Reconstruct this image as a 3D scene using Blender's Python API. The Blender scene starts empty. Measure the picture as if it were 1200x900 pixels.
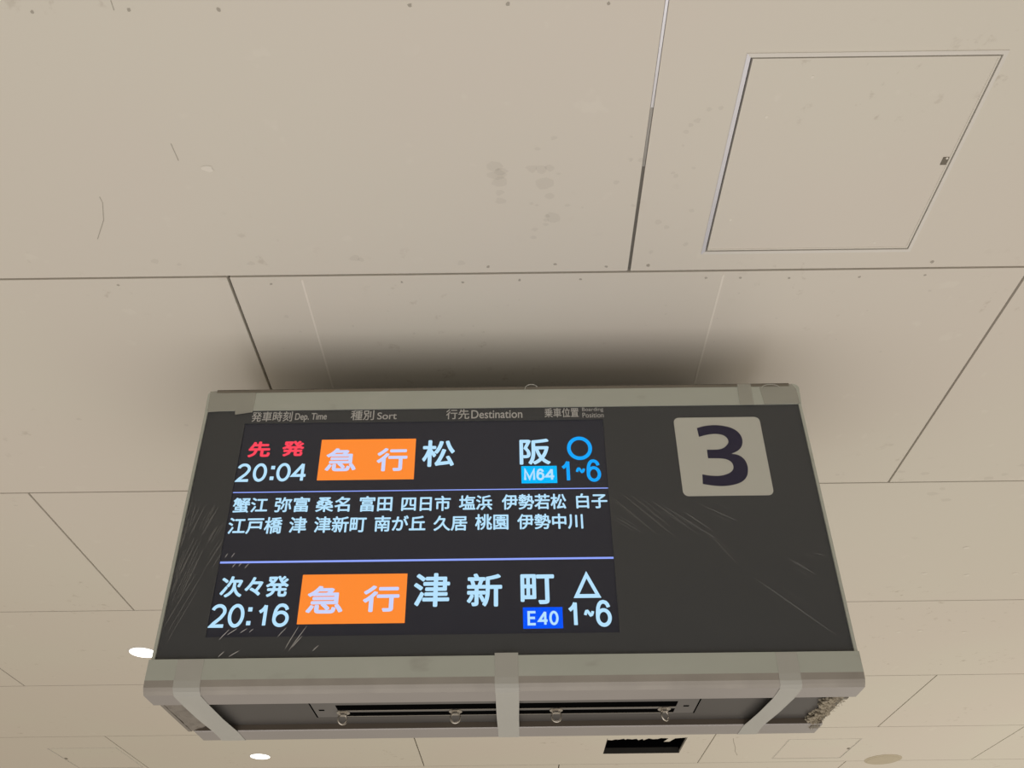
import bpy, bmesh, math, random
from mathutils import Vector, Matrix
random.seed(7)
S = bpy.context.scene
C = S.collection
PI = math.pi

# ------------------------------------------------------------------ camera
PITCH, ROLL, FPX = math.radians(39.82), math.atan(.0122), 920.0
cam = bpy.data.cameras.new('camera')
cam.sensor_width = 36.0
cam.lens = FPX / 1200 * 36.0
cam.clip_start = .02
cam_o = bpy.data.objects.new('camera', cam)
C.objects.link(cam_o)
X = Vector((1, 0, 0)); F = Vector((0, math.cos(PITCH), math.sin(PITCH)))
U0 = Vector((0, -math.sin(PITCH), math.cos(PITCH)))
R = math.cos(ROLL) * X - math.sin(ROLL) * U0
U = math.sin(ROLL) * X + math.cos(ROLL) * U0
m = Matrix.Identity(4)
for i in range(3):
    m[i][0], m[i][1], m[i][2] = R[i], U[i], -F[i]
m[2][3] = 1.5
cam_o.matrix_world = m
S.camera = cam_o

# ------------------------------------------------------------------ world, exposure
S.view_settings.view_transform = 'Standard'
S.view_settings.look = 'None'
S.view_settings.gamma = 1
S.view_settings.exposure = 0
S.view_settings.use_curve_mapping = False

W = bpy.data.worlds.new('concourse_light')
S.world = W
W.use_nodes = True
nt = W.node_tree
nt.nodes.clear()
out = nt.nodes.new('ShaderNodeOutputWorld')
bg = nt.nodes.new('ShaderNodeBackground')
tc = nt.nodes.new('ShaderNodeTexCoord')
sep = nt.nodes.new('ShaderNodeSeparateXYZ')
mr = nt.nodes.new('ShaderNodeMapRange')
mr.inputs['From Min'].default_value = -1
mr.inputs['From Max'].default_value = .05
cr = nt.nodes.new('ShaderNodeValToRGB')
cr.color_ramp.elements[0].position = 0
cr.color_ramp.elements[0].color = (1.0, .862, .665, 1)      # bright floor below
cr.color_ramp.elements[1].position = 1
cr.color_ramp.elements[1].color = (.12, .112, .10, 1)       # far concourse
_e = cr.color_ramp.elements.new(.476)
_e.color = (.72, .635, .52, 1)
nt.links.new(tc.outputs['Generated'], sep.inputs[0])
nt.links.new(sep.outputs['Z'], mr.inputs['Value'])
nt.links.new(mr.outputs[0], cr.inputs[0])
nt.links.new(cr.outputs[0], bg.inputs[0])
bg.inputs[1].default_value = .605
nt.links.new(bg.outputs[0], out.inputs[0])

# light thrown up by the brightly lit floor
for nm, loc, size, watts, col in (('floor_bounce', (-.1, .6, .02), 3.0, 21, (1, 1.0, 1.08)), ('floor_bounce_far', (3.6, 5.0, .02), 3.4, 29, (1, .95, .86))):
    a = bpy.data.lights.new(nm, 'AREA')
    a.shape = 'SQUARE'
    a.size = size
    a.energy = watts
    a.color = col
    ao = bpy.data.objects.new(nm, a)
    ao.rotation_euler = (PI, 0, 0)
    ao.location = loc
    C.objects.link(ao)


# ------------------------------------------------------------------ materials
def lin(r, g, b):
    return tuple(((c / 255) / 12.92 if c / 255 <= .04045 else ((c / 255 + .055) / 1.055) ** 2.4) for c in (r, g, b)) + (1,)


def new_mat(name):
    mt = bpy.data.materials.new(name)
    mt.use_nodes = True
    b = mt.node_tree.nodes['Principled BSDF']
    return mt, mt.node_tree, b


def plain(name, col, rough=.5, metal=0, spec=.5, vary=0, scale=20, bump=0):
    mt, t, b = new_mat(name)
    b.inputs['Base Color'].default_value = col
    b.inputs['Roughness'].default_value = rough
    b.inputs['Metallic'].default_value = metal
    b.inputs['Specular IOR Level'].default_value = spec
    co = t.nodes.new('ShaderNodeTexCoord')
    nz = t.nodes.new('ShaderNodeTexNoise')
    nz.inputs['Scale'].default_value = scale
    nz.inputs['Detail'].default_value = 4
    t.links.new(co.outputs['Object'], nz.inputs['Vector'])
    mx = t.nodes.new('ShaderNodeMix')
    mx.data_type = 'RGBA'
    mx.inputs['A'].default_value = tuple(c * (1 - vary) for c in col[:3]) + (1,)
    mx.inputs['B'].default_value = tuple(min(1, c * (1 + vary)) for c in col[:3]) + (1,)
    t.links.new(nz.outputs['Fac'], mx.inputs['Factor'])
    t.links.new(mx.outputs['Result'], b.inputs['Base Color'])
    if bump:
        bp = t.nodes.new('ShaderNodeBump')
        bp.inputs['Strength'].default_value = bump
        bp.inputs['Distance'].default_value = .004
        t.links.new(nz.outputs['Fac'], bp.inputs['Height'])
        t.links.new(bp.outputs['Normal'], b.inputs['Normal'])
    return mt


def emit(name, col, strength=1.0):
    mt = bpy.data.materials.new(name)
    mt.use_nodes = True
    t = mt.node_tree
    t.nodes.clear()
    o = t.nodes.new('ShaderNodeOutputMaterial')
    e = t.nodes.new('ShaderNodeEmission')
    e.inputs[0].default_value = col
    e.inputs[1].default_value = strength
    t.links.new(e.outputs[0], o.inputs[0])
    return mt


def sheer(name, col, opacity, rough=.6, gloss=0.0, grough=.15):
    """part transparent sheet: clear film or translucent tape"""
    mt = bpy.data.materials.new(name)
    mt.use_nodes = True
    t = mt.node_tree
    t.nodes.clear()
    o = t.nodes.new('ShaderNodeOutputMaterial')
    tr = t.nodes.new('ShaderNodeBsdfTransparent')
    df = t.nodes.new('ShaderNodeBsdfPrincipled')
    df.inputs['Base Color'].default_value = col
    df.inputs['Roughness'].default_value = rough
    mx = t.nodes.new('ShaderNodeMixShader')
    mx.inputs[0].default_value = opacity
    t.links.new(tr.outputs[0], mx.inputs[1])
    t.links.new(df.outputs[0], mx.inputs[2])
    last = mx
    if gloss:
        gl = t.nodes.new('ShaderNodeBsdfGlossy')
        gl.inputs['Roughness'].default_value = grough
        m2 = t.nodes.new('ShaderNodeMixShader')
        m2.inputs[0].default_value = gloss
        t.links.new(mx.outputs[0], m2.inputs[1])
        t.links.new(gl.outputs[0], m2.inputs[2])
        last = m2
    t.links.new(last.outputs[0], o.inputs[0])
    return mt


def ceiling_material():
    mt, t, b = new_mat('painted_ceiling_board')
    b.inputs['Roughness'].default_value = .75
    b.inputs['Specular IOR Level'].default_value = .15
    co = t.nodes.new('ShaderNodeTexCoord')

    def noise(scale, detail=3, rough=.5):
        n = t.nodes.new('ShaderNodeTexNoise')
        n.inputs['Scale'].default_value = scale
        n.inputs['Detail'].default_value = detail
        n.inputs['Roughness'].default_value = rough
        t.links.new(co.outputs['Object'], n.inputs['Vector'])
        return n

    def ramp(src, lo, hi, top=1.0):
        r = t.nodes.new('ShaderNodeMapRange')
        r.interpolation_type = 'SMOOTHSTEP'
        r.inputs['From Min'].default_value = lo
        r.inputs['From Max'].default_value = hi
        r.inputs['To Max'].default_value = top
        t.links.new(src, r.inputs['Value'])
        return r.outputs[0]

    def mix(fac, a, bb):
        x = t.nodes.new('ShaderNodeMix')
        x.data_type = 'RGBA'
        if fac is not None:
            t.links.new(fac, x.inputs['Factor'])
        for k, v in (('A', a), ('B', bb)):
            if isinstance(v, tuple):
                x.inputs[k].default_value = v
            else:
                t.links.new(v, x.inputs[k])
        return x.outputs['Result']

    def mul(a, bb):
        x = t.nodes.new('ShaderNodeMath')
        x.operation = 'MULTIPLY'
        t.links.new(a, x.inputs[0])
        t.links.new(bb, x.inputs[1])
        return x.outputs[0]

    tint = mix(ramp(noise(1.1, 2).outputs['Fac'], .35, .65), (.795, .752, .69, 1), (.795, .768, .695, 1))
    smudge = mul(ramp(noise(26, 4, .6).outputs['Fac'], .60, .74, .55), ramp(noise(2.1, 2).outputs['Fac'], .50, .68))
    c = mix(smudge, tint, (.50, .45, .38, 1))
    light = mul(ramp(noise(17, 2).outputs['Fac'], .66, .74, .35), ramp(noise(1.7, 1).outputs['Fac'], .42, .6))
    c = mix(light, c, (.86, .83, .76, 1))
    t.links.new(c, b.inputs['Base Color'])
    bp = t.nodes.new('ShaderNodeBump')
    bp.inputs['Strength'].default_value = .08
    bp.inputs['Distance'].default_value = .001
    t.links.new(noise(90, 3).outputs['Fac'], bp.inputs['Height'])
    t.links.new(bp.outputs['Normal'], b.inputs['Normal'])
    return mt


def rail_material():
    """dull silver bar under blotchy, dirty film"""
    mt, t, b = new_mat('dull_silver_under_film')
    b.inputs['Roughness'].default_value = .42
    b.inputs['Metallic'].default_value = .15
    co = t.nodes.new('ShaderNodeTexCoord')
    mp = t.nodes.new('ShaderNodeMapping')
    mp.inputs['Scale'].default_value = (1, 2.2, 2.2)
    t.links.new(co.outputs['Object'], mp.inputs[0])
    n = t.nodes.new('ShaderNodeTexNoise')
    n.inputs['Scale'].default_value = 9
    n.inputs['Detail'].default_value = 3
    t.links.new(mp.outputs[0], n.inputs['Vector'])
    r = t.nodes.new('ShaderNodeValToRGB')
    e = r.color_ramp.elements
    e[0].position = .22; e[0].color = (.40, .405, .365, 1)
    e[1].position = .36; e[1].color = (.50, .53, .475, 1)
    k = e.new(.62); k.color = (.515, .545, .49, 1)
    k = e.new(.8); k.color = (.57, .58, .53, 1)
    t.links.new(n.outputs['Fac'], r.inputs[0])
    t.links.new(r.outputs[0], b.inputs['Base Color'])
    return mt


M_ceil = ceiling_material()
M_gap = plain('dark_joint', (.06, .05, .04, 1), .8, vary=.2)
M_joiner = plain('joiner_bright_reflection', (.78, .79, .85, 1), .3, .6, vary=.05)
M_greymetal = plain('joiner_dim_reflection', (.22, .21, .19, 1), .45, .4, vary=.05)  # greyer copies carry the strip's fading reflection as colour
M_midmetal = plain('joiner_mid_reflection', (.45, .44, .42, 1), .4, .4, vary=.1)
M_ridge = plain('filled_seam', (.93, .89, .82, 1), .7, vary=.05)
M_mark = sheer('grey_mark', (.25, .22, .18, 1), .34, .8)
M_smear = sheer('faint_smear', (.30, .26, .21, 1), .055, .8)
M_white = plain('white_filler', (.88, .85, .78, 1), .7, vary=.05)
M_frame = plain('white_coated_metal', (.82, .80, .76, 1), .45, 0, vary=.04)
M_frame_sheen = plain('frame_painted_sheen', (.84, .85, .93, 1), .3, .3, vary=.04)  # paler copy of the frame metal, its reflection painted in
M_trim = plain('pale_metal_trim', (.80, .77, .70, 1), .45, 0, vary=.04)
M_black = plain('black_void', (.004, .004, .005, 1), .9, 0, 0, vary=.3)
M_slabedge = plain('board_edge_and_pan_shade', (.05, .048, .045, 1), .85, vary=.2)
M_rail = rail_material()
M_lip = plain('satin_aluminium', (.385, .362, .345, 1), .38, .25, vary=.08, scale=6)
M_band = plain('scuffed_rail_edge', (.36, .335, .30, 1), .45, .15, vary=.25, scale=9)
M_edge = plain('dull_grey_edge', (.20, .18, .145, 1), .6, vary=.2)
M_house = plain('dark_grey_housing', (.10, .10, .095, 1), .5, .3, vary=.08)
M_panel = plain('charcoal_face', (.060, .064, .069, 1), .42, 0, .35, vary=.05, scale=3)
M_pan = plain('grey_painted_pan', (.095, .09, .085, 1), .42, .1, .35, vary=.08, scale=8)
M_plate = plain('grey_access_plate', (.15, .143, .136, 1), .45, .1, .4, vary=.08)
M_inner = plain('brown_grey_inner_wall', (.14, .115, .09, 1), .6, vary=.1)
M_slot = plain('black_slot', (.003, .003, .003, 1), .9, 0, .0, vary=.2)
M_steel = plain('bright_steel', (.62, .58, .52, 1), .25, .9, vary=.1)
M_screen = plain('dark_display_glass', (.014, .014, .017, 1), .3, 0, .35, vary=.05)
_b = M_screen.node_tree.nodes['Principled BSDF']
_b.inputs['Emission Color'].default_value = (.92, .96, 1.55, 1)      # backlight leaking through the black
_b.inputs['Emission Strength'].default_value = .009
M_heading = plain('pale_grey_print', (.56, .56, .55, 1), .6, vary=.05)
M_signwhite = plain('white_sign_plate', (.62, .63, .575, 1), .4, 0, .4, vary=.03, scale=5)
M_navy = plain('navy_print', (.010, .007, .045, 1), .5, vary=.05)
M_tape = sheer('translucent_tape', (.60, .60, .555, 1), .70, .5)
M_tape_thin = sheer('thin_tape_over_metal', (.58, .58, .52, 1), .5, .5)
M_film = sheer('clear_film', (.6, .6, .6, 1), .01, .5, .008, .22)
M_crease = sheer('sharp_crease_highlight', (.85, .84, .81, 1), .62, .4, .05)  # crease materials are whitened, the highlights put into their colour
M_faint_left = sheer('fine_crease_highlight', (.75, .74, .70, 1), .17, .5, .02)
M_faint = sheer('soft_crease_highlight', (.70, .68, .63, 1), .055, .5, .02)
M_foam = plain('brown_fibrous_foam', (.40, .355, .275, 1), .95, 0, .1, vary=.25, scale=60, bump=.5)
M_crumple = plain('crumpled_plastic', (.24, .215, .185, 1), .35, 0, .5, vary=.25, scale=25, bump=.3)
M_lamp = emit('lit_lamp', (1, .97, .92, 1), 3)
M_cover = plain('beige_cover', (.60, .54, .42, 1), .6, vary=.08)
E_text = emit('ice_blue_light', lin(184, 228, 255))
E_tile = emit('lilac_light', lin(205, 214, 252))
E_red = emit('red_light', lin(255, 72, 92))
E_orange = emit('orange_light', lin(255, 140, 52))
E_rule = emit('rule_light', lin(146, 168, 255))
E_cyan = emit('cyan_light', lin(0, 186, 255))
E_blue = emit('blue_light', lin(0, 84, 250))
E_mark = emit('sky_blue_light', lin(18, 166, 255))


# ------------------------------------------------------------------ mesh helpers
def finish(name, bm, mats, parent=None, origin=None, smooth=False):
    """bm holds world coordinates"""
    me = bpy.data.meshes.new(name)
    bmesh.ops.recalc_face_normals(bm, faces=bm.faces)
    if origin is None:
        origin = parent.matrix_world.translation if parent else Vector((0, 0, 0))
    if parent and parent.get('board_part'):
        # the board is drawn at design size around its design origin, then set to its real size
        for v in bm.verts:
            v.co = (v.co - BOARD_ORIGIN) * BOARD_SIZE + BOARD_AT
    bmesh.ops.translate(bm, verts=bm.verts, vec=-Vector(origin))
    bm.to_mesh(me)
    bm.free()
    for mt in (mats if isinstance(mats, (list, tuple)) else [mats]):
        me.materials.append(mt)
    if smooth:
        for p in me.polygons:
            p.use_smooth = True
    o = bpy.data.objects.new(name, me)
    C.objects.link(o)
    if parent:
        o.parent = parent
        o.location = Vector(origin) - parent.matrix_world.translation
    else:
        o.location = origin
    o.matrix_world = Matrix.Translation(Vector(origin))
    if parent:
        o.matrix_parent_inverse = Matrix.Identity(4)
        o.location = Vector(origin) - parent.matrix_world.translation
        if parent.get('board_part'):
            o['board_part'] = 1
    return o


def bx(bm, x0, x1, y0, y1, z0, z1, mi=0):
    vs = [bm.verts.new(p) for p in ((x0, y0, z0), (x1, y0, z0), (x1, y1, z0), (x0, y1, z0),
                                    (x0, y0, z1), (x1, y0, z1), (x1, y1, z1), (x0, y1, z1))]
    fs = []
    for q in ((0, 3, 2, 1), (4, 5, 6, 7), (0, 1, 5, 4), (1, 2, 6, 5), (2, 3, 7, 6), (3, 0, 4, 7)):
        f = bm.faces.new([vs[i] for i in q])
        f.material_index = mi
        fs.append(f)
    return fs


def prism(bm, base, top, mi=0):
    """base, top: matching lists of 3D points"""
    a = [bm.verts.new(p) for p in base]
    b = [bm.verts.new(p) for p in top]
    n = len(a)
    fs = [bm.faces.new(a), bm.faces.new(b[::-1])]
    for i in range(n):
        fs.append(bm.faces.new((a[i], b[i], b[(i + 1) % n], a[(i + 1) % n])))
    for f in fs:
        f.material_index = mi
    return fs


def extrude_x(bm, prof, x0, x1, mi=0):
    return prism(bm, [(x0, y, z) for y, z in prof], [(x1, y, z) for y, z in prof], mi)


def disc(bm, cx, cy, z0, z1, r, n=48, mi=0):
    p = [(cx + r * math.cos(2 * PI * i / n), cy + r * math.sin(2 * PI * i / n)) for i in range(n)]
    prism(bm, [(x, y, z0) for x, y in p], [(x, y, z1) for x, y in p], mi)


def ring(bm, cx, cy, z0, z1, r0, r1, n=48, mi=0):
    v = []
    for i in range(n):
        a = 2 * PI * i / n
        c, s = math.cos(a), math.sin(a)
        v.append([bm.verts.new((cx + r * c, cy + r * s, z)) for r, z in ((r0, z0), (r1, z0 + (z1 - z0) * .5), (r1, z1), (r0, z1))])
    for i in range(n):
        a, b = v[i], v[(i + 1) % n]
        for k in range(4):
            f = bm.faces.new((a[k], b[k], b[(k + 1) % 4], a[(k + 1) % 4]))
            f.material_index = mi


def tube(bm, pts, r, n=8, closed=False, mi=0):
    pts = [Vector(p) for p in pts]
    rows = []
    N = len(pts)
    for i, p in enumerate(pts):
        t = (pts[(i + 1) % N] - pts[i - 1]) if closed else (pts[min(i + 1, N - 1)] - pts[max(i - 1, 0)])
        t.normalize()
        a = t.cross(Vector((0, 0, 1)))
        if a.length < .1:
            a = t.cross(Vector((0, 1, 0)))
        a.normalize()
        b = t.cross(a)
        rows.append([bm.verts.new(p + r * (math.cos(2 * PI * k / n) * a + math.sin(2 * PI * k / n) * b)) for k in range(n)])
    for i in range(N if closed else N - 1):
        A, B = rows[i], rows[(i + 1) % N]
        for k in range(n):
            f = bm.faces.new((A[k], A[(k + 1) % n], B[(k + 1) % n], B[k]))
            f.material_index = mi


def empty(name, loc, label=None, cat=None, group=None):
    o = bpy.data.objects.new(name, None)
    o.empty_display_size = .1
    C.objects.link(o)
    o.location = loc
    o.matrix_world = Matrix.Translation(Vector(loc))
    tag(o, label, cat, group)
    return o


def tag(o, label=None, cat=None, group=None):
    if label: o['label'] = label
    if cat: o['category'] = cat
    if group: o['group'] = group
    return o


# ------------------------------------------------------------------ the setting: one boarded ceiling
ZC = 2.836
GAP = .0035
rows = [-7.0, -6.1, -5.2, -4.3, -3.4, -2.5, -1.6, -.7, .30, 1.209, 2.110, 2.995, 3.846, 4.672, 5.39, 6.3, 7.2, 8.1, 9.0, 9.9, 10.8, 11.7, 12.6]
P = 1.826
first = {8: .2685, 9: -.643, 10: -1.530, 11: -2.382, 12: .222, 13: -.589, 14: .27}
hatches = [
    # x0, x1, y0, y1
    (.4235, .888, .6955, 1.1585),
    (1.602, 2.034, 4.895, 5.309),
    (-2.759, -2.350, 4.895, 5.335),
]
hole = (.530, .997, 4.83, 5.157)
cuts = hatches + [hole]


def subtract(rects, c):
    o = []
    for x0, x1, y0, y1 in rects:
        if c[0] >= x1 or c[1] <= x0 or c[2] >= y1 or c[3] <= y0:
            o.append((x0, x1, y0, y1)); continue
        a, b = max(x0, c[0]), min(x1, c[1])
        d, e = max(y0, c[2]), min(y1, c[3])
        if d > y0: o.append((x0, x1, y0, d))
        if e < y1: o.append((x0, x1, e, y1))
        if a > x0: o.append((x0, a, d, e))
        if b < x1: o.append((b, x1, d, e))
    return o


bm = bmesh.new()
XL, XR = -9.5, 9.5
for k in range(len(rows) - 1):
    y0, y1 = rows[k], rows[k + 1]
    st = first.get(k, .2685 if k % 2 == 0 else -.643)
    xs = [st + i * P for i in range(-7, 8)]
    if k == 11: xs = [st + i * P for i in range(-7, 1)] + [1.19 + i * P for i in range(-1, 6)]
    if k == 12: xs = [2.046 + (i - 2) * P for i in range(-6, 7)]
    if k == 13: xs = [-.589 + i * 1.740 for i in range(-5, 7)]
    xs = [XL] + [v for v in xs if XL < v < XR] + [XR]
    for a, b in zip(xs[:-1], xs[1:]):
        rc = [(a + GAP, b - GAP, y0 + GAP * .8, y1 - GAP * .8)]
        for c in cuts:
            rc = subtract(rc, c)
        for r in rc:
            bx(bm, r[0], r[1], r[2], r[3], ZC, ZC + .012, 0)
# dark backing above the joints (open over the hole)
for r in subtract([(XL, XR, rows[0], rows[-1])], hole):
    bx(bm, r[0], r[1], r[2], r[3], ZC + .012, ZC + .02, 1)
# metal joiner strip in the nearest joint, its fading reflection painted in three tones
bx(bm, .2660, .2710, .31, .80, ZC + .0015, ZC + .012, 2)
bx(bm, .2660, .2710, .80, .93, ZC + .0025, ZC + .012, 8)
bx(bm, .2655, .2715, .93, 1.2055, ZC + .004, ZC + .012, 7)
# two filled seams ahead of the board
for x in (-.477, .4865):
    bx(bm, x - .0022, x + .0022, 1.222, 2.09, ZC - .0006, ZC + .001, 3)


def smear(poly, z=.0008, mi=4):
    f = bm.faces.new([bm.verts.new((x, y, ZC - z)) for x, y in poly])
    f.material_index = mi


def scratch(pts, w, mi=4):
    for (xa, ya), (xb, yb) in zip(pts[:-1], pts[1:]):
        d = Vector((xb - xa, yb - ya)); n = Vector((-d.y, d.x)).normalized() * w / 2
        smear([(xa + n.x, ya + n.y), (xb + n.x, yb + n.y), (xb - n.x, yb - n.y), (xa - n.x, ya - n.y)], .0006, mi)


def blob(cx, cy, r, mi, squash=1.0):
    k = 9
    smear([(cx + r * random.uniform(.6, 1.2) * math.cos(2 * PI * i / k), cy + r * squash * random.uniform(.6, 1.2) * math.sin(2 * PI * i / k)) for i in range(k)], random.uniform(.0006, .0012), mi)


scratch([(-.842, .985), (-.842, 1.0), (-.858, 1.045), (-.892, 1.096)], .0018)
scratch([(-.654, .863), (-.652, .902)], .0018)
scratch([(-.661, .59), (-.662, .607)], .0018)
scratch([(1.268, 4.86), (1.285, 4.93), (1.32, 5.05), (1.335, 5.13), (1.368, 5.222)], .004)
for x in (-1.06, -.80, -.637, -.486, -.164, .001, .17):
    blob(x, .606 + random.uniform(-.002, .002), .004, 4)
for x in (-.25, -.11, .02, .16, .448, .527, .639, .80, .95, -.55, -.9):
    blob(x, 1.232 + random.uniform(-.003, .004), .0035, 4)
for x, y in ((.216, 1.192), (.31, 1.19), (-.05, 1.188), (.10, 1.183), (.95, 1.19)):
    blob(x, y, .0045, 4)
for x, y, r in ((-.347, 1.157, .013), (-.334, 1.163, .009), (-.111, 1.176, .011), (.262, .913, .008), (.236, .86, .004),
                (-.58, 1.17, .009), (-.79, 1.16, .01), (-.74, 1.17, .006), (1.35, 2.18, .02), (1.41, 2.22, .016), (1.37, 2.15, .012),
                (1.49, 2.09, .02), (1.53, 2.07, .012), (1.56, 2.02, .012), (1.20, 2.05, .012), (1.28, 2.06, .014)):
    blob(x, y, r, 5, .7)
for i in range(16):
    blob(random.uniform(.02, .26), random.uniform(.86, 1.12), random.uniform(.003, .008), 5, .7)
for i in range(14):
    blob(random.uniform(.29, .40), random.uniform(.80, 1.16), random.uniform(.003, .008), 5, .8)
for i in range(12):
    blob(random.gauss(.03, .05), random.gauss(.98, .04), random.uniform(.010, .022), 5, .7)
for i in range(26):
    blob(random.uniform(-.6, 1.15), random.uniform(1.25, 1.5), random.uniform(.002, .0045), 5)
for i in range(40):
    blob(random.uniform(-2.4, 2.6), random.uniform(1.3, 3.8), random.uniform(.003, .009), 5, .8)
for x, y in ((1.55, 2.75), (1.72, 2.77), (1.9, 2.76), (1.62, 2.55), (1.9, 2.56), (1.75, 3.3), (1.95, 3.32), (1.66, 3.31), (-.6, .92)):
    blob(x, y, .012, 6, .7)
ceil_o = finish('ceiling', bm, [M_ceil, M_gap, M_joiner, M_ridge, M_mark, M_smear, M_white, M_greymetal, M_midmetal])
ceil_o['kind'] = 'structure'


# ------------------------------------------------------------------ departure board
TH = math.radians(9)
Y0, Z0 = 1.519, 2.750


def fp(x, s, d=0.0):
    return Vector((x, Y0 - s * math.sin(TH) - d * math.cos(TH), Z0 + s * math.cos(TH) - d * math.sin(TH)))


def fbox(bm, x0, x1, s0, s1, d0, d1, mi=0):
    prism(bm, [fp(x0, s0, d0), fp(x1, s0, d0), fp(x1, s1, d0), fp(x0, s1, d0)],
          [fp(x0, s0, d1), fp(x1, s0, d1), fp(x1, s1, d1), fp(x0, s1, d1)], mi)


def fpoly(bm, pts, d0, d1, mi=0):
    prism(bm, [fp(x, s, d0) for x, s in pts], [fp(x, s, d1) for x, s in pts], mi)


BXL, BXR = -.7575, .7125
BOARD_ORIGIN = Vector((-.0225, 1.79, 2.045))
BOARD_SIZE = .935
BOARD_AT = Vector((-.0210, 1.6737, 2.0096))
board = empty('departure_board', BOARD_AT,
              'dark grey hanging train departure board with lit timetable and number 3 plate, taped silver rails', 'departure board')

board['board_part'] = 1


def fsy(s, d=0):
    p = fp(0, s, d)
    return (p.y, p.z)


# housing
bm = bmesh.new()
extrude_x(bm, [fsy(-.006, -.010), fsy(-.69, -.010), (1.66, 2.0605), (1.93, 2.0605), (1.955, 2.075), (2.05, 2.744)], BXL + .002, BXR - .002)
finish('housing', bm, M_house, board)
# unseen box up to the ceiling, added to block light and deepen the shadow
bm = bmesh.new()
yb = (1.650 - BOARD_AT.y) / BOARD_SIZE + BOARD_ORIGIN.y
bx(bm, -.60, .56, yb, yb + .22, 2.742, (ZC - BOARD_AT.z) / BOARD_SIZE + BOARD_ORIGIN.z - .001)
finish('unseen_light_block', bm, M_house, board)
# top rail with softly rounded ends
bm = bmesh.new()
rr = .014
pts = []
for cx, a0 in ((BXR + .004 - rr, 0), (BXL - .002 + rr, PI / 2)):
    for i in range(7):
        a = a0 + PI / 2 * i / 6
        pts.append((cx + rr * math.cos(a), .0035 - rr + rr * math.sin(a)))
pts += [(BXL - .001, -.054), (BXR + .001, -.054)]
fpoly(bm, pts, -.008, .003)
finish('top_rail', bm, M_rail, board)
bm = bmesh.new()
fbox(bm, BXL + .02, BXR - .02, .0045, -.0035, .0025, .0042)
fbox(bm, BXL + .02, BXR - .02, .0048, .0030, -.02, .0042)
finish('rail_edge_strip', bm, M_edge, board)
# side trims
for x0, x1 in ((BXL, BXL + .0065), (BXR - .0065, BXR)):
    bm = bmesh.new()
    fbox(bm, x0, x1, -.054, -.645, -.01, .004)
    finish('side_trim', bm, M_rail, board)
# bottom rail: front band, rolled edge and underside lip
bm = bmesh.new()
prof = [fsy(-.645, -.008), fsy(-.645, .006), fsy(-.6865, .006), fsy(-.700, .0045), fsy(-.7070, .0005), (1.636, 2.0455),
        (1.694, 2.045), (1.697, 2.047), (1.697, 2.0605), (1.66, 2.0605)]
fs = extrude_x(bm, prof, BXL - .004, BXR + .002)
for k, mi in ((4, 2), (5, 2), (6, 2), (7, 1), (8, 1), (9, 1), (10, 1)):
    fs[k].material_index = mi
finish('bottom_rail', bm, [M_rail, M_lip, M_band], board)
# rear rail
bm = bmesh.new()
fs = extrude_x(bm, [(1.880, 2.047), (1.882, 2.045), (1.948, 2.045), (1.957, 2.051), (1.960, 2.075), (1.880, 2.0605)], -.735, .70)
fs[7].material_index = 1
finish('rear_rail', bm, [M_lip, M_inner], board)
# pan and plates under the box
bm = bmesh.new()
bx(bm, -.745, .695, 1.690, 1.885, 2.0590, 2.0612)
finish('underside_pan', bm, M_pan, board)
bm = bmesh.new()
px0, px1, py0, py1 = -.4475, .4005, 1.700, 1.833
zb = 2.0578
bx(bm, px0, px1, py0, py1, 2.0584, 2.0591, 1)
# plate body between the two long slots
sx0, sx1 = -.392, .352
for a in ((px0 + .004, sx0, py0, py1 - .003), (sx1, px1 - .004, py0, py1 - .003), (sx0, sx1, py0, 1.748), (sx0, sx1, 1.7825, 1.7965), (sx0, sx1, 1.8225, py1 - .003)):
    bx(bm, a[0], a[1], a[2], a[3], zb, 2.0589, 0)
for cx in (-.427, .374):
    bx(bm, cx - .006, cx + .006, 1.776, 1.784, zb - .0004, zb + .001, 1)
finish('access_plate', bm, [M_plate, M_slot], board)
bm = bmesh.new()
bx(bm, sx0 + .001, sx1 - .001, 1.781, 1.784, zb - .0012, zb)
bx(bm, sx0 + .001, sx1 - .001, 1.820, 1.8225, zb - .0012, zb)
finish('slot_rail', bm, M_steel, board)
for x, face in ((-.3815, 1), (-.1335, 0), (.0888, 0), (.3275, 1)):
    bm = bmesh.new()
    y = 1.794
    # base: small hex stud and washer
    prism(bm, [(x + .0085 * math.cos(a), y + .0085 * math.sin(a), zb - .008) for a in [PI / 3 * k for k in range(6)]],
          [(x + .0085 * math.cos(a), y + .0085 * math.sin(a), zb) for a in [PI / 3 * k for k in range(6)]])
    disc(bm, x, y, zb - .0025, zb, .0145, 20)
    eb = finish('eye_bolt', bm, M_steel, board)
    bm = bmesh.new()
    zr = zb - .0155
    if face:
        pts = [(x + .0105 * math.cos(2 * PI * i / 28) * .8, y + .0105 * math.cos(2 * PI * i / 28) * .6, zr + .0105 * math.sin(2 * PI * i / 28)) for i in range(28)]
    else:
        pts = [(x + .0105 * math.cos(2 * PI * i / 28), y, zr + .0105 * math.sin(2 * PI * i / 28)) for i in range(28)]
    tube(bm, pts, .0021, 8, True)
    finish('ring', bm, M_steel, eb, smooth=True)
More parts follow.
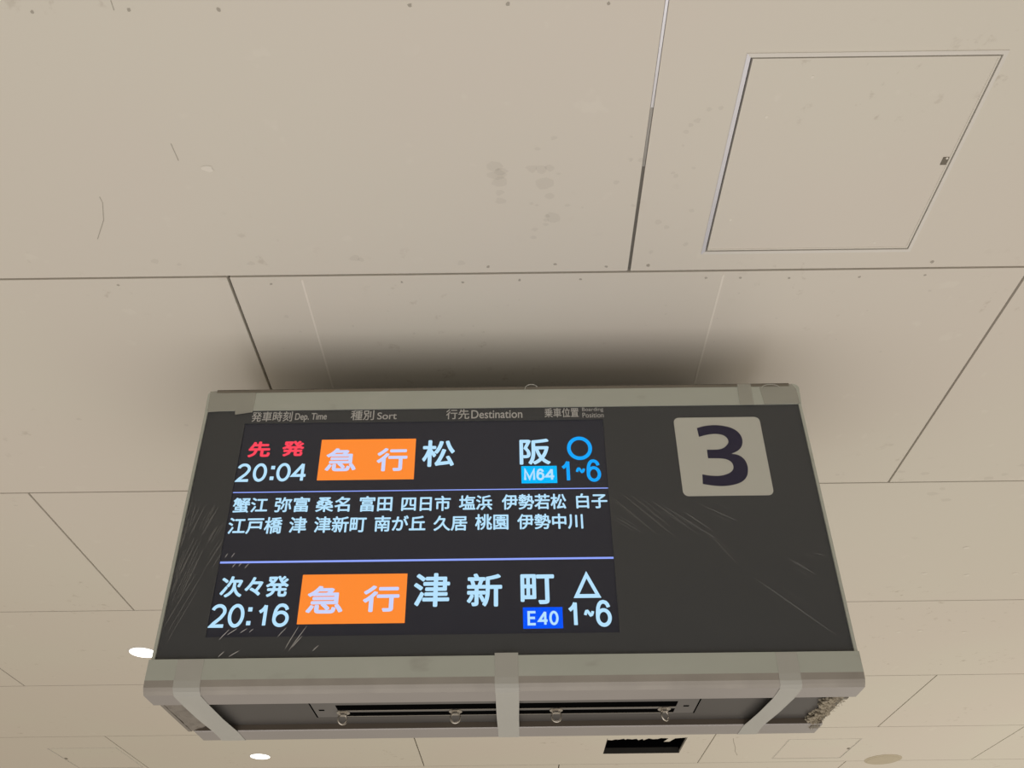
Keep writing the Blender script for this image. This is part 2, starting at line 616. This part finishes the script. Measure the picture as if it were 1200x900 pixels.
# end pieces of the underside
bm = bmesh.new()
extrude_x(bm, [(1.697, 2.046), (1.882, 2.046), (1.882, 2.060), (1.697, 2.060)], -.7495, -.742)
gv = {}
for i in range(16):
    for k in range(7):
        q = k / 6
        gv[i, k] = bm.verts.new((-.7415 + .044 * q + random.uniform(-.002, .002), 1.698 + .183 * i / 15, 2.0468 + .0112 * q ** .7 + (random.uniform(-.0028, .0022) if 0 < k < 6 else 0)))
for i in range(15):
    for k in range(6):
        bm.faces.new((gv[i, k], gv[i, k + 1], gv[i + 1, k + 1], gv[i + 1, k]))
finish('crumpled_wrap', bm, M_crumple, board)
bm = bmesh.new()
bx(bm, -.676, -.669, 1.697, 1.880, 2.0475, 2.0592)
finish('pan_divider_shade', bm, M_slabedge, board)  # dark colour stands in for the shade at this end
bm = bmesh.new()
bx(bm, .548, .553, 1.697, 1.880, 2.0475, 2.0592)
finish('pan_divider_shade', bm, M_slabedge, board)  # shade under the tape is put into this dark colour
bm = bmesh.new()
for i in range(420):
    y = random.uniform(1.70, 1.905)
    x = .678 + random.uniform(-.012, .012) + .006 * math.sin(y * 60)
    z = random.uniform(2.047, 2.060)
    r = random.uniform(.0015, .0045)
    mtx = Matrix.Translation((x, y, z)) @ Matrix.Rotation(random.uniform(0, 3), 4, 'Z') @ Matrix.Diagonal((1.3, 1, .8, 1))
    bmesh.ops.create_icosphere(bm, subdivisions=2, radius=r, matrix=mtx)
for i in range(800):
    y = random.uniform(1.70, 1.905)
    p = Vector((.680 + random.uniform(-.01, .012), y, random.uniform(2.046, 2.058)))
    d = Vector((random.uniform(-.4, 1), random.uniform(-.6, .6), random.uniform(-.6, .2))).normalized() * random.uniform(.004, .012)
    tube(bm, [p, p + d * .5 + Vector((0, 0, -.001)), p + d], .0004, 3)
finish('foam_strip', bm, M_foam, board)
bm = bmesh.new()
bx(bm, .690, .702, 1.700, 1.712, 2.0455, 2.0495)
finish('corner_clip', bm, M_edge, board)
bm = bmesh.new()
bx(bm, .676, .696, 1.888, 1.906, 2.0435, 2.0475)
finish('corner_clip', bm, M_edge, board)

# dark face with the screen opening
SX0, SX1, SS0, SS1 = -.655, .2215, -.0885, -.600
fx0, fx1 = BXL + .0065, BXR - .0065
bm = bmesh.new()
for a in ((fx0, fx1, -.054, SS0), (fx0, fx1, SS1, -.645), (fx0, SX0, SS0, SS1), (SX1, fx1, SS0, SS1)):
    fbox(bm, a[0], a[1], a[2], a[3], -.008, 0)
bmesh.ops.remove_doubles(bm, verts=bm.verts, dist=1e-5)
face = finish('face_panel', bm, M_panel, board)
bm = bmesh.new()
fbox(bm, SX0, SX1, SS0, SS1, -.009, -.004)
screen = finish('display_screen', bm, M_screen, board)


def glyphs(body, box, d, bold=0.0):
    """characters fitted into box = (x0, s_top, x1, s_bottom) on the face; bold in metres"""
    cu = bpy.data.curves.new('lettering', 'FONT')
    cu.body = body
    cu.resolution_u = 5
    o = bpy.data.objects.new('lettering', cu)
    C.objects.link(o)
    dg = bpy.context.evaluated_depsgraph_get()
    me = bpy.data.meshes.new_from_object(o.evaluated_get(dg))
    bpy.data.objects.remove(o)
    bpy.data.curves.remove(cu)
    xs = [v.co.x for v in me.vertices]; ys = [v.co.y for v in me.vertices]
    x0, x1, y0, y1 = min(xs), max(xs), min(ys), max(ys)
    bx0, st, bx1, sb = box
    bm = bmesh.new()
    steps = [(0, 0)] + ([(math.cos(PI * k / 4), math.sin(PI * k / 4)) for k in range(8)] if bold else [])
    for k, (ox, oy) in enumerate(steps):
        n0 = len(bm.verts)
        bm.from_mesh(me)
        bm.verts.ensure_lookup_table()
        for v in bm.verts[n0:]:
            u = (v.co.x - x0) / (x1 - x0); w = (v.co.y - y0) / (y1 - y0)
            v.co = fp(bx0 + bold + u * (bx1 - bx0 - 2 * bold) + ox * bold, sb + bold + w * (st - sb - 2 * bold) + oy * bold, d + k * 2e-6)
    bpy.data.meshes.remove(me)
    return bm


def arc(cx, cy, rx, ry, a0, a1, n=20):
    return [(cx + rx * math.cos(math.radians(a0 + (a1 - a0) * i / n)), cy + ry * math.sin(math.radians(a0 + (a1 - a0) * i / n))) for i in range(n + 1)]


STROKES = {
    '0': [arc(.5, .5, .5, .5, 0, 360, 40)],
    '1': [[(.84, 0), (.84, 1)], [(.84, .99), (.62, .84), (.35, .74), (.02, .66)]],
    '2': [arc(.48, .715, .46, .285, 165, -30, 18) + [(.70, .40), (.45, .25), (.22, .12), (.06, 0), (1, 0)]],
    '4': [[(.76, -.05), (.76, 1.02)], [(.76, 1.0), (.0, .28), (1.05, .28)]],
    '6': [arc(.5, .32, .5, .32, 0, 360, 32), [(.0, .36), (.015, .55), (.07, .75), (.17, .89), (.32, .975), (.52, 1), (.72, .965), (.86, .88), (.94, .76)]],
    '~': [[(0, .12), (.06, .5), (.17, .86), (.3, .9), (.45, .62), (.58, .3), (.7, .1), (.85, .2), (.95, .55), (1, .88)]],
    'E': [[(1, 1), (0, 1), (0, 0), (1, 0)], [(0, .52), (.92, .52)]],
    'M': [[(0, -.06), (0, 1), (.5, .08), (1, 1), (1, -.06)]],
}


def digit(ch, box, d, w):
    """a plain upright character drawn as even strokes of width w"""
    bx0, st, bx1, sb = box
    bm = bmesh.new()
    for line in STROKES[ch]:
        pts = [Vector((bx0 + w / 2 + u * (bx1 - bx0 - w), sb + w / 2 + v * (st - sb - w))) for u, v in line]
        closed = (pts[0] - pts[-1]).length < 1e-6
        if closed: pts.pop()
        n = len(pts)
        L, Rr = [], []
        for i, p in enumerate(pts):
            a = (p - pts[i - 1]) if (i or closed) else (pts[1] - p)
            b = (pts[(i + 1) % n] - p) if (i < n - 1 or closed) else a
            a = a.normalized(); b = b.normalized()
            na, nb = Vector((-a.y, a.x)), Vector((-b.y, b.x))
            mm = (na + nb)
            mm = mm.normalized() if mm.length > 1e-6 else na
            k = w / 2 / max(.45, mm.dot(na))
            L.append(bm.verts.new(fp(p.x + mm.x * k, p.y + mm.y * k, d)))
            Rr.append(bm.verts.new(fp(p.x - mm.x * k, p.y - mm.y * k, d)))
        for i in range(n if closed else n - 1):
            j = (i + 1) % n
            bm.faces.new((L[i], L[j], Rr[j], Rr[i]))
    return bm


def merge(bms):
    a = bms[0]
    for b in bms[1:]:
        me = bpy.data.meshes.new('t')
        b.to_mesh(me)
        a.from_mesh(me)
        b.free()
        bpy.data.meshes.remove(me)
    return a


def lettering(name, items, d, mat, parent, bold=0.0):
    for t, b in items:
        finish(name, glyphs(t, b, d, bold), mat, parent)


# printed headings on the face
lettering('column_heading', [('発車時刻', (-.641, -.0565, -.541, -.0845)), ('Dep. Time', (-.534, -.0620, -.456, -.0865))], .0006, M_heading, face, .0003)
lettering('column_heading', [('種別', (-.397, -.0560, -.340, -.0835)), ('Sort', (-.332, -.0625, -.284, -.0820))], .0006, M_heading, face, .0003)
lettering('column_heading', [('行先', (-.163, -.0560, -.106, -.0840)), ('Destination', (-.101, -.0595, .0245, -.0828))], .0006, M_heading, face, .0003)
lettering('column_heading', [('乗車位置', (.079, -.0560, .163, -.0825)), ], .0006, M_heading, face, .0003)
lettering('column_heading', [('Boarding', (.172, -.0558, .224, -.0690)), ('Position', (.172, -.0705, .224, -.0840))], .0006, M_heading, face)

# lit contents of the screen
DT = -.0030
BK = .0017
lettering('departure_order', [('先', (-.636, -.1370, -.583, -.1790)), ('発', (-.555, -.1360, -.502, -.1775))], DT, E_red, screen, BK)


lettering('departure_order', [('次々発', (-.643, -.4680, -.494, -.5150))], DT, E_text, screen, .0014)


def numerals(name, digits, s0, s1, mat, w, dots=None):
    bms = [digit(c, (a, s0, b, s1), DT, w) for c, a, b in digits]
    if dots:
        bm = bmesh.new()
        h = s0 - s1
        for q in (.24, .82):
            fbox(bm, dots - .0045, dots + .0045, s0 - h * q + .0045, s0 - h * q - .0045, DT - .0003, DT)
        bms.append(bm)
    return finish(name, merge(bms), mat, screen)


numerals('departure_time', [('2', -.6545, -.6205), ('0', -.6155, -.5825), ('0', -.5600, -.5265), ('4', -.5240, -.4880)], -.1950, -.2425, E_text, .0071, -.5695)
numerals('departure_time', [('2', -.6545, -.6190), ('0', -.6160, -.5810), ('1', -.5530, -.5305), ('6', -.5200, -.4845)], -.5290, -.5795, E_text, .0074, -.5700)
for x0, x1, s0, s1 in ((-.4620, -.2340, -.1340, -.2405), (-.4660, -.2355, -.4665, -.5740)):
    bm = bmesh.new()
    fbox(bm, x0, x1, s0, s1, -.0040, -.0034)
    finish('train_type_tile', bm, E_orange, screen)
lettering('train_type_text', [('急', (-.447, -.1575, -.373, -.2180)), ('行', (-.325, -.1585, -.252, -.2195))], DT, E_tile, screen, BK)
lettering('train_type_text', [('急', (-.451, -.4920, -.371, -.5520)), ('行', (-.329, -.4925, -.250, -.5500))], DT, E_tile, screen, BK)
lettering('destination_text', [('松', (-.217, -.1390, -.139, -.2095)), ('阪', (.016, -.1385, .090, -.2070))], DT, E_text, screen, BK)
lettering('destination_text', [('津', (-.220, -.4665, -.141, -.5405)), ('新', (-.104, -.4685, -.027, -.5415)), ('町', (.013, -.4715, .087, -.5375))], DT, E_text, screen, BK)
lettering('stop_list', [
    ('蟹江', (-.649, -.2825, -.568, -.3195)), ('弥富', (-.552, -.2820, -.472, -.3195)), ('桑名', (-.457, -.2825, -.378, -.3200)), ('富田', (-.356, -.2820, -.280, -.3205)),
    ('四日市', (-.259, -.2835, -.145, -.3210)), ('塩浜', (-.126, -.2830, -.049, -.3200)), ('伊勢若松', (-.027, -.2820, .122, -.3200)), ('白子', (.145, -.2820, .217, -.3190)),
    ('江戸橋', (-.651, -.3310, -.528, -.3710)), ('津', (-.512, -.3310, -.472, -.3700)), ('津新町', (-.455, -.3310, -.336, -.3700)), ('南が丘', (-.318, -.3310, -.201, -.3690)),
    ('久居', (-.183, -.3325, -.106, -.3690)), ('桃園', (-.088, -.3300, -.012, -.3680)), ('伊勢中川', (.008, -.3310, .158, -.3680))], DT, E_text, screen, .0008)
for s, w in ((-.2690, .0020), (-.4365, .0042)):
    bm = bmesh.new()
    fbox(bm, SX0 + .001, SX1 - .0005, s + w / 2, s - w / 2, -.004, DT)
    finish('rule_line', bm, E_rule, screen)
for x0, x1, s0, s1, mt, body, bb in ((.0195, .1035, -.2105, -.2545, E_cyan, 'M64', (.0258, -.2175, .0983, -.2475)),
                                     (.0175, .1025, -.5440, -.5890, E_blue, 'E40', (.0270, -.5520, .0935, -.5825))):
    bm = bmesh.new()
    fbox(bm, x0, x1, s0, s1, -.0040, -.0034)
    finish('platform_code_tile', bm, mt, screen)
    numerals('platform_code_text', [(c, bb[0] + (bb[2] - bb[0]) * u0, bb[0] + (bb[2] - bb[0]) * u1) for c, u0, u1 in zip(body, (0, .40, .68), (.36, .66, 1.0))] if body == 'M64'
             else [(c, bb[0] + (bb[2] - bb[0]) * u0, bb[0] + (bb[2] - bb[0]) * u1) for c, u0, u1 in zip(body, (0, .34, .70), (.30, .67, 1.0))], bb[1], bb[3], E_text, .0052)
# boarding marks: ring and triangle with the car range below
bm = bmesh.new()
cx, cs, ra, rb, wd = .1602, -.1650, .0300, .0310, .0088
n = 48
vs = []
for i in range(n):
    a = 2 * PI * i / n
    vs.append([bm.verts.new(fp(cx + (ra - k) * math.cos(a), cs + (rb - k) * math.sin(a), dd)) for k, dd in ((0, DT), (wd, DT), (wd, -.0042), (0, -.0042))])
for i in range(n):
    a, b = vs[i], vs[(i + 1) % n]
    for k in range(4):
        bm.faces.new((a[k], b[k], b[(k + 1) % 4], a[(k + 1) % 4]))
finish('boarding_mark', bm, E_mark, screen)
bm = bmesh.new()
o3 = [(.1582, -.4660), (.1880, -.5250), (.1280, -.5250)]
i3 = [(.1582, -.4825), (.1755, -.5168), (.1408, -.5168)]
vo = [[bm.verts.new(fp(x, s, d)) for d in (DT, -.0042)] for x, s in o3]
vi = [[bm.verts.new(fp(x, s, d)) for d in (DT, -.0042)] for x, s in i3]
for i in range(3):
    j = (i + 1) % 3
    bm.faces.new((vo[i][0], vo[j][0], vi[j][0], vi[i][0]))
    bm.faces.new((vo[i][1], vi[i][1], vi[j][1], vo[j][1]))
    bm.faces.new((vo[i][0], vo[i][1], vo[j][1], vo[j][0]))
    bm.faces.new((vi[i][0], vi[j][0], vi[j][1], vi[i][1]))
finish('boarding_mark', bm, E_text, screen)
for mt, q in ((E_mark, 0), (E_text, 1)):
    top, bot = ((-.1960, -.2525), (-.5310, -.5868))[q]
    bms = [digit('1', (.1130, top, .1365, bot), DT, .0080), digit('6', (.1735, top + .001, .2073, bot - .0005), DT, .0080),
           digit('~', (.1480, top - .0185, .1705, top - .0355), DT, .0060)]
    finish('car_range', merge(bms), mt, screen)

# number plate
bm = bmesh.new()
px0, px1, s0, s1, r = .3935, .6035, -.0880, -.2935, .013
pts = []
for cx, cs, a0 in ((px1 - r, s0 - r, 0), (px0 + r, s0 - r, PI / 2), (px0 + r, s1 + r, PI), (px1 - r, s1 + r, 3 * PI / 2)):
    for i in range(8):
        a = a0 + PI / 2 * i / 7
        pts.append((cx + r * math.cos(a), cs + r * math.sin(a)))
fpoly(bm, pts, 0, .0012)
plate = finish('number_plate', bm, M_signwhite, board)
three = [(.4475, -.1173), (.4665, -.1119), (.489, -.1097), (.5081, -.1113), (.5294, -.1172), (.5443, -.1279), (.5515, -.1416), (.552, -.1551), (.5471, -.169), (.5361, -.1797), (.5204, -.1867), (.537, -.1911), (.5488, -.202), (.5534, -.2169), (.5526, -.2316), (.5468, -.2473), (.5342, -.2592), (.5145, -.2664), (.4902, -.2696), (.4665, -.2681), (.4422, -.2638), (.4444, -.2395), (.4594, -.2426), (.4806, -.2441), (.497, -.2414), (.5113, -.2351), (.5193, -.2253), (.5191, -.2123), (.5108, -.2033), (.4952, -.1989), (.4635, -.1979), (.4638, -.1757), (.4905, -.1755), (.5048, -.1709), (.5149, -.1619), (.5184, -.1534), (.5159, -.1442), (.5072, -.1367), (.4911, -.1334), (.4716, -.135), (.4494, -.1408)]
corner = {0, 10, 20, 21, 30, 31, 40}
sm = []
N = len(three)
for i in range(N):
    p1, p2 = Vector(three[i]), Vector(three[(i + 1) % N])
    sm.append(p1)
    if i in corner and (i + 1) % N in corner:
        continue
    p0 = Vector(three[i - 1]) if i not in corner else p1 * 2 - p2
    p3 = Vector(three[(i + 2) % N]) if (i + 1) % N not in corner else p2 * 2 - p1
    for q in (.25, .5, .75):
        sm.append(.5 * ((2 * p1) + (p2 - p0) * q + (2 * p0 - 5 * p1 + 4 * p2 - p3) * q * q + (3 * p1 - p0 - 3 * p2 + p3) * q ** 3))
bm = bmesh.new()
fpoly(bm, [(p.x, p.y) for p in sm], .001, .0017)
finish('number_three', bm, M_navy, plate)

# clear wrapping film with its creases
bm = bmesh.new()
FD = .0032
v = {}
NX, NS = 46, 18
for i in range(NX + 1):
    for j in range(NS + 1):
        x = fx0 + (fx1 - fx0) * i / NX
        s = -.0545 + (-.645 + .0545) * j / NS
        edge = i in (0, NX) or j in (0, NS)
        v[i, j] = bm.verts.new(fp(x, s, FD + (0 if edge else random.uniform(-.0004, .0005))))
for i in range(NX):
    for j in range(NS):
        bm.faces.new((v[i, j], v[i + 1, j], v[i + 1, j + 1], v[i, j + 1]))
bright = [(-0.624, -0.6069, -0.6054, -0.584), (-0.6088, -0.5969, -0.5887, -0.5823), (-0.5813, -0.5928, -0.5679, -0.5826), (-0.5626, -0.5919, -0.5545, -0.5835), (-0.6195, -0.6421, -0.6087, -0.6296), (-0.5974, -0.6412, -0.5773, -0.6282), (-0.5009, -0.6018, -0.4849, -0.5817), (-0.4823, -0.6275, -0.4588, -0.5783), (-0.4744, -0.6312, -0.4418, -0.5785), (-0.424, -0.6318, -0.4125, -0.6193), (-0.4679, -0.6241, -0.4487, -0.5988), (-0.6285, -0.4283, -0.6226, -0.4161), (-0.6424, -0.4281, -0.6382, -0.418), (-0.6092, -0.4488, -0.603, -0.4388), (-0.5948, -0.453, -0.5869, -0.441), (-0.6227, -0.4506, -0.6165, -0.4406)]
faint = [(-0.6814, -0.3977, -0.6636, -0.3464), (-0.7069, -0.3666, -0.6847, -0.2984), (-0.7282, -0.3715, -0.71, -0.298), (-0.748, -0.407, -0.739, -0.3296), (-0.7485, -0.5193, -0.7186, -0.4074), (-0.7315, -0.5101, -0.7039, -0.4075), (-0.74, -0.6024, -0.6778, -0.4429), (-0.7218, -0.4522, -0.7039, -0.3821), (-0.749, -0.3661, -0.7425, -0.2814), (-0.7471, -0.4811, -0.7333, -0.4072), (-0.6778, -0.4429, -0.6537, -0.3879), (0.2248, -0.2946, 0.327, -0.3891), (0.2461, -0.2839, 0.366, -0.3948), (0.2711, -0.2898, 0.3632, -0.3765), (0.3351, -0.3124, 0.4638, -0.4037), (0.5195, -0.4847, 0.679, -0.614), (0.609, -0.4462, 0.6602, -0.4816), (0.4357, -0.3191, 0.5107, -0.3574), (0.3839, -0.3292, 0.4477, -0.3776), (0.2312, -0.3432, 0.288, -0.3808), (0.3205, -0.3068, 0.3987, -0.3718), (0.4371, -0.3827, 0.4945, -0.4597), (0.6651, -0.4343, 0.6888, -0.4381)]


def crease(x0, s0, x1, s1, w, mi):
    """a raised pleat, pointed at both ends"""
    d = Vector((x1 - x0, s1 - s0)); nn = Vector((-d.y, d.x)).normalized() * w / 2
    K = 7
    L, T, Rr = [], [], []
    for k in range(K + 1):
        q = k / K
        wv = (math.sin(PI * min(1, max(0, q))) ** .5) * .95 + .05
        c = Vector((x0, s0)) + d * q + nn * math.sin(q * 5) * .4
        L.append(bm.verts.new(fp(c.x - nn.x * wv, c.y - nn.y * wv, FD + .0006)))
        T.append(bm.verts.new(fp(c.x, c.y, FD + .0006 + w * .5 * wv)))
        Rr.append(bm.verts.new(fp(c.x + nn.x * wv, c.y + nn.y * wv, FD + .0006)))
    for k in range(K):
        for A, B in ((L, T), (T, Rr)):
            f = bm.faces.new((A[k], A[k + 1], B[k + 1], B[k]))
            f.material_index = mi


for c in bright:
    crease(*c, .0016, 1)
for i, c in enumerate(faint):
    crease(*c, .0013 if c[0] < 0 else .003, 3 if c[0] < 0 else 2)
    for _ in range(2 if c[0] > 0 else 4):
        ox, os_ = random.uniform(-.014, .014), random.uniform(-.02, .02)
        if -.75 < c[0] + ox and c[2] + ox < .70 and c[1] + os_ > -.64:
            crease(c[0] + ox, c[1] + os_, c[0] + (c[2] - c[0]) * .8 + ox, c[1] + (c[3] - c[1]) * .8 + os_, random.uniform(.0007, .0016), 3 if c[0] < 0 else 2)
finish('protective_film', bm, [M_film, M_crease, M_faint, M_faint_left], board)


# tape over the bottom rail, and small pieces on the top rail
def ribbon(path, hw, mat, thick=.0007, jag=False):
    """path: list of (center point, outward normal); the strip runs across x"""
    bm = bmesh.new()
    rowsv = []
    for (c, nrm, xo) in path:
        c = Vector(c); nrm = Vector(nrm).normalized()
        rowsv.append([bm.verts.new(c + nrm * d + Vector((xo + sx * hw, 0, 0))) for d, sx in ((thick, -1), (thick, 1), (0.0001, 1), (0.0001, -1))])
    for A, B in zip(rowsv[:-1], rowsv[1:]):
        for k in range(4):
            bm.faces.new((A[k], A[(k + 1) % 4], B[(k + 1) % 4], B[k]))
    bm.faces.new(rowsv[0][::-1]); bm.faces.new(rowsv[-1])
    return finish('adhesive_tape', bm, mat, board)


NF = (0, -math.cos(TH), -math.sin(TH))
for x, hw, top, back in ((-.6735, .0275, -.6455, .010), (-.0185, .0245, -.6400, .001), (.562, .0225, -.6455, -.020)):
    d0 = .006
    path = [(fp(x, top, d0), NF, 0), (fp(x, -.688, d0), NF, 0), (fp(x, -.701, .0045), (0, -1, -.6), 0), (fp(x, -.7085, .0005), (0, -1, -1), .001), ((x, 1.638, 2.0448), (0, -.2, -1), .001),
            ((x, 1.697, 2.0446), (0, 0, -1), .001), ((x, 1.79, 2.0440), (0, 0, -1), back * .4), ((x, 1.882, 2.0446), (0, 0, -1), back), ((x, 1.948, 2.0446), (0, 0, -1), back), ((x, 1.958, 2.0505), (0, 1, -1), back)]
    ribbon(path, hw, M_tape)
bm = bmesh.new()
fpoly(bm, [(-.755, .002), (-.664, .003), (-.6385, .002), (-.640, -.059), (-.682, -.0655), (-.684, -.0535), (-.752, -.0575)], .0031, .0039)
finish('adhesive_tape', bm, M_tape_thin, board)
bm = bmesh.new()
fpoly(bm, [(.563, .004), (.597, .004), (.596, -.0555), (.562, -.055)], .0043, .0049)
finish('adhesive_tape', bm, M_tape_thin, board)
bm = bmesh.new()
fpoly(bm, [(.617, .002), (.700, .003), (.708, -.012), (.710, -.053), (.622, -.054)], .0031, .0039)
finish('adhesive_tape', bm, M_tape_thin, board)
# loose edge of film curling over the top rail
bm = bmesh.new()
tube(bm, [fp(.048 + .016 * math.cos(a), -.006 + .013 * math.sin(a), .010) for a in [PI * (1.05 - i / 12) for i in range(12)]], .0011, 6)
finish('film_curl', bm, M_tape, board, smooth=True)
bm = bmesh.new()
tube(bm, [fp(.644 + .022 * math.cos(a), -.010 + .009 * math.sin(a), .009) for a in [PI * (1 - i / 12) for i in range(13)]], .0009, 6)
finish('film_curl', bm, M_tape, board, smooth=True)


# ------------------------------------------------------------------ ceiling fittings
def access_hatch(r, label, wf, gap, bright_left, side=1):
    x0, x1, y0, y1 = r
    t = empty('access_hatch', ((x0 + x1) / 2, (y0 + y1) / 2, ZC), label, 'access hatch', 'ceiling access hatches')

    def frame4(a, b, c, d, w, z0, z1, name, mats, parent, left=0):
        bm = bmesh.new()
        fs = []
        # mitred corners
        O = [(a, c), (b, c), (b, d), (a, d)]
        I = [(a + w, c + w), (b - w, c + w), (b - w, d - w), (a + w, d - w)]
        for i in range(4):
            j = (i + 1) % 4
            q = [O[i], O[j], I[j], I[i]]
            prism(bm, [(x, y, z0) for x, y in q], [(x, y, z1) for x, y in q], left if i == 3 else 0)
        return finish(name, bm, mats, parent)
    frame4(x0, x1, y0, y1, wf, ZC - .002, ZC + .012, 'frame', [M_frame, M_frame_sheen], t, 1 if bright_left else 0)
    g = wf + gap
    bm = bmesh.new()
    gl = gap * .7 if bright_left else 0
    bx(bm, x0 + g + gl + .003, x1 - g - .003, y0 + g + .003, y1 - g - .003, ZC - .0002, ZC + .010)
    dr = finish('hatch_door', bm, M_ceil, t)
    frame4(x0 + g + gl, x1 - g, y0 + g, y1 - g, .0032, ZC - .0012, ZC + .011, 'door_trim', [M_trim], dr)
    xl = x1 - g - .010 if side > 0 else x0 + g + .010
    yl = (y0 + y1) / 2 - .003
    bm = bmesh.new()
    k = 1 if bright_left else 1.3
    bx(bm, xl - .006 * k, xl + .006 * k, yl - .009 * k, yl + .009 * k, ZC - .0018, ZC + .002)
    bmesh.ops.bevel(bm, geom=list(bm.edges), offset=.0008, segments=1, affect='EDGES')
    lt = finish('latch', bm, M_edge, dr)
    return t, dr


t, dr = access_hatch(hatches[0], 'large square beige access hatch with pale metal frame at the upper right', .0075, .0028, True)
bm = bmesh.new()
disc(bm, .869, .917, ZC - .0026, ZC - .0012, .0022, 14)
finish('latch_screw', bm, M_white, dr)
for x, y in ((.552, .742), (.4880, .822), (.470, 1.065), (.800, 1.132)):
    bm = bmesh.new()
    disc(bm, x, y, ZC - .0008, ZC, .0028, 14)
    finish('filled_screw', bm, M_white, dr)
access_hatch(hatches[1], 'small distant access hatch beside the round beige ceiling cover, right of the departure board', .003, .0032, False)
access_hatch(hatches[2], 'small distant access hatch at the lower left, left of the glowing downlight',   .003, .0032, False, -1)

for (x, y), lab in (((-1.654, 3.432), 'glowing white round downlight half hidden behind the left edge of the departure board'),
                    ((-1.561, 5.111), 'glowing white round downlight fully visible below the departure board')):
    t = empty('downlight', (x, y, ZC), lab, 'downlight', 'round ceiling downlights')
    bm = bmesh.new()
    ring(bm, x, y, ZC - .004, ZC + .002, .058, .067)
    finish('rim', bm, M_frame, t, smooth=False)
    bm = bmesh.new()
    disc(bm, x, y, ZC - .0035, ZC + .001, .0585)
    finish('lamp_lens', bm, M_lamp, t)
    L = bpy.data.lights.new('lamp_glow', 'AREA')
    L.shape = 'DISK'
    L.size = .11
    L.energy = 4
    L.color = (1, .95, .88)
    lo = bpy.data.objects.new('lamp_glow', L)
    C.objects.link(lo)
    lo.parent = t
    lo.location = (0, 0, -.006)

x, y = 2.319, 5.356
t = empty('round_cover', (x, y, ZC), 'flat round beige cover disc on the ceiling at the lower right', 'ceiling cover')
bm = bmesh.new()
ring(bm, x, y, ZC - .006, ZC + .002, .098, .113)
finish('rim', bm, M_cover, t)
bm = bmesh.new()
disc(bm, x, y, ZC - .0065, ZC + .001, .099)
finish('cover_plate', bm, M_cover, t)

# square opening left in the ceiling
x0, x1, y0, y1 = hole
t = empty('service_opening', ((x0 + x1) / 2, (y0 + y1) / 2, ZC), 'black rectangular opening cut in the ceiling behind the departure board', 'opening')
bm = bmesh.new()
zt = ZC + .34
for a in ((x0 - .006, x0, y0 - .006, y1 + .006), (x1, x1 + .006, y0 - .006, y1 + .006), (x0, x1, y0 - .006, y0), (x0, x1, y1, y1 + .006)):
    bx(bm, a[0], a[1], a[2], a[3], ZC + .022, zt)
bx(bm, x0 - .006, x1 + .006, y0 - .006, y1 + .006, zt, zt + .006)
finish('void_lining', bm, M_black, t)
bm = bmesh.new()
bx(bm, x0, x1, y1 - .003, y1 + .0005, ZC + .001, ZC + .034)
bx(bm, x0 - .0005, x0 + .003, y0, y1, ZC + .001, ZC + .02)
finish('board_edge', bm, M_slabedge, t)
bm = bmesh.new()
pts = []
xx = x0 + .004
while xx < x1 - .10:
    pts.append((xx, y0 + .030 + random.uniform(-.02, .018)))
    xx += random.uniform(.008, .028)
pts += [(x1 - .135, y0 + .012), (x1 - .128, y0 + .085), (x1 - .095, y0 + .085), (x1 - .07, y0 + .02), (x1 - .002, y0 + .004)]
poly = [(x1 - .002, y0 - .001), (x0 + .001, y0 - .001)] + pts
prism(bm, [(a, b, ZC + .0006) for a, b in poly], [(a, b, ZC + .004) for a, b in poly])
finish('torn_edge', bm, M_ceil, t)

for o in S.objects:
    if o.get('board_part'):
        del o['board_part']
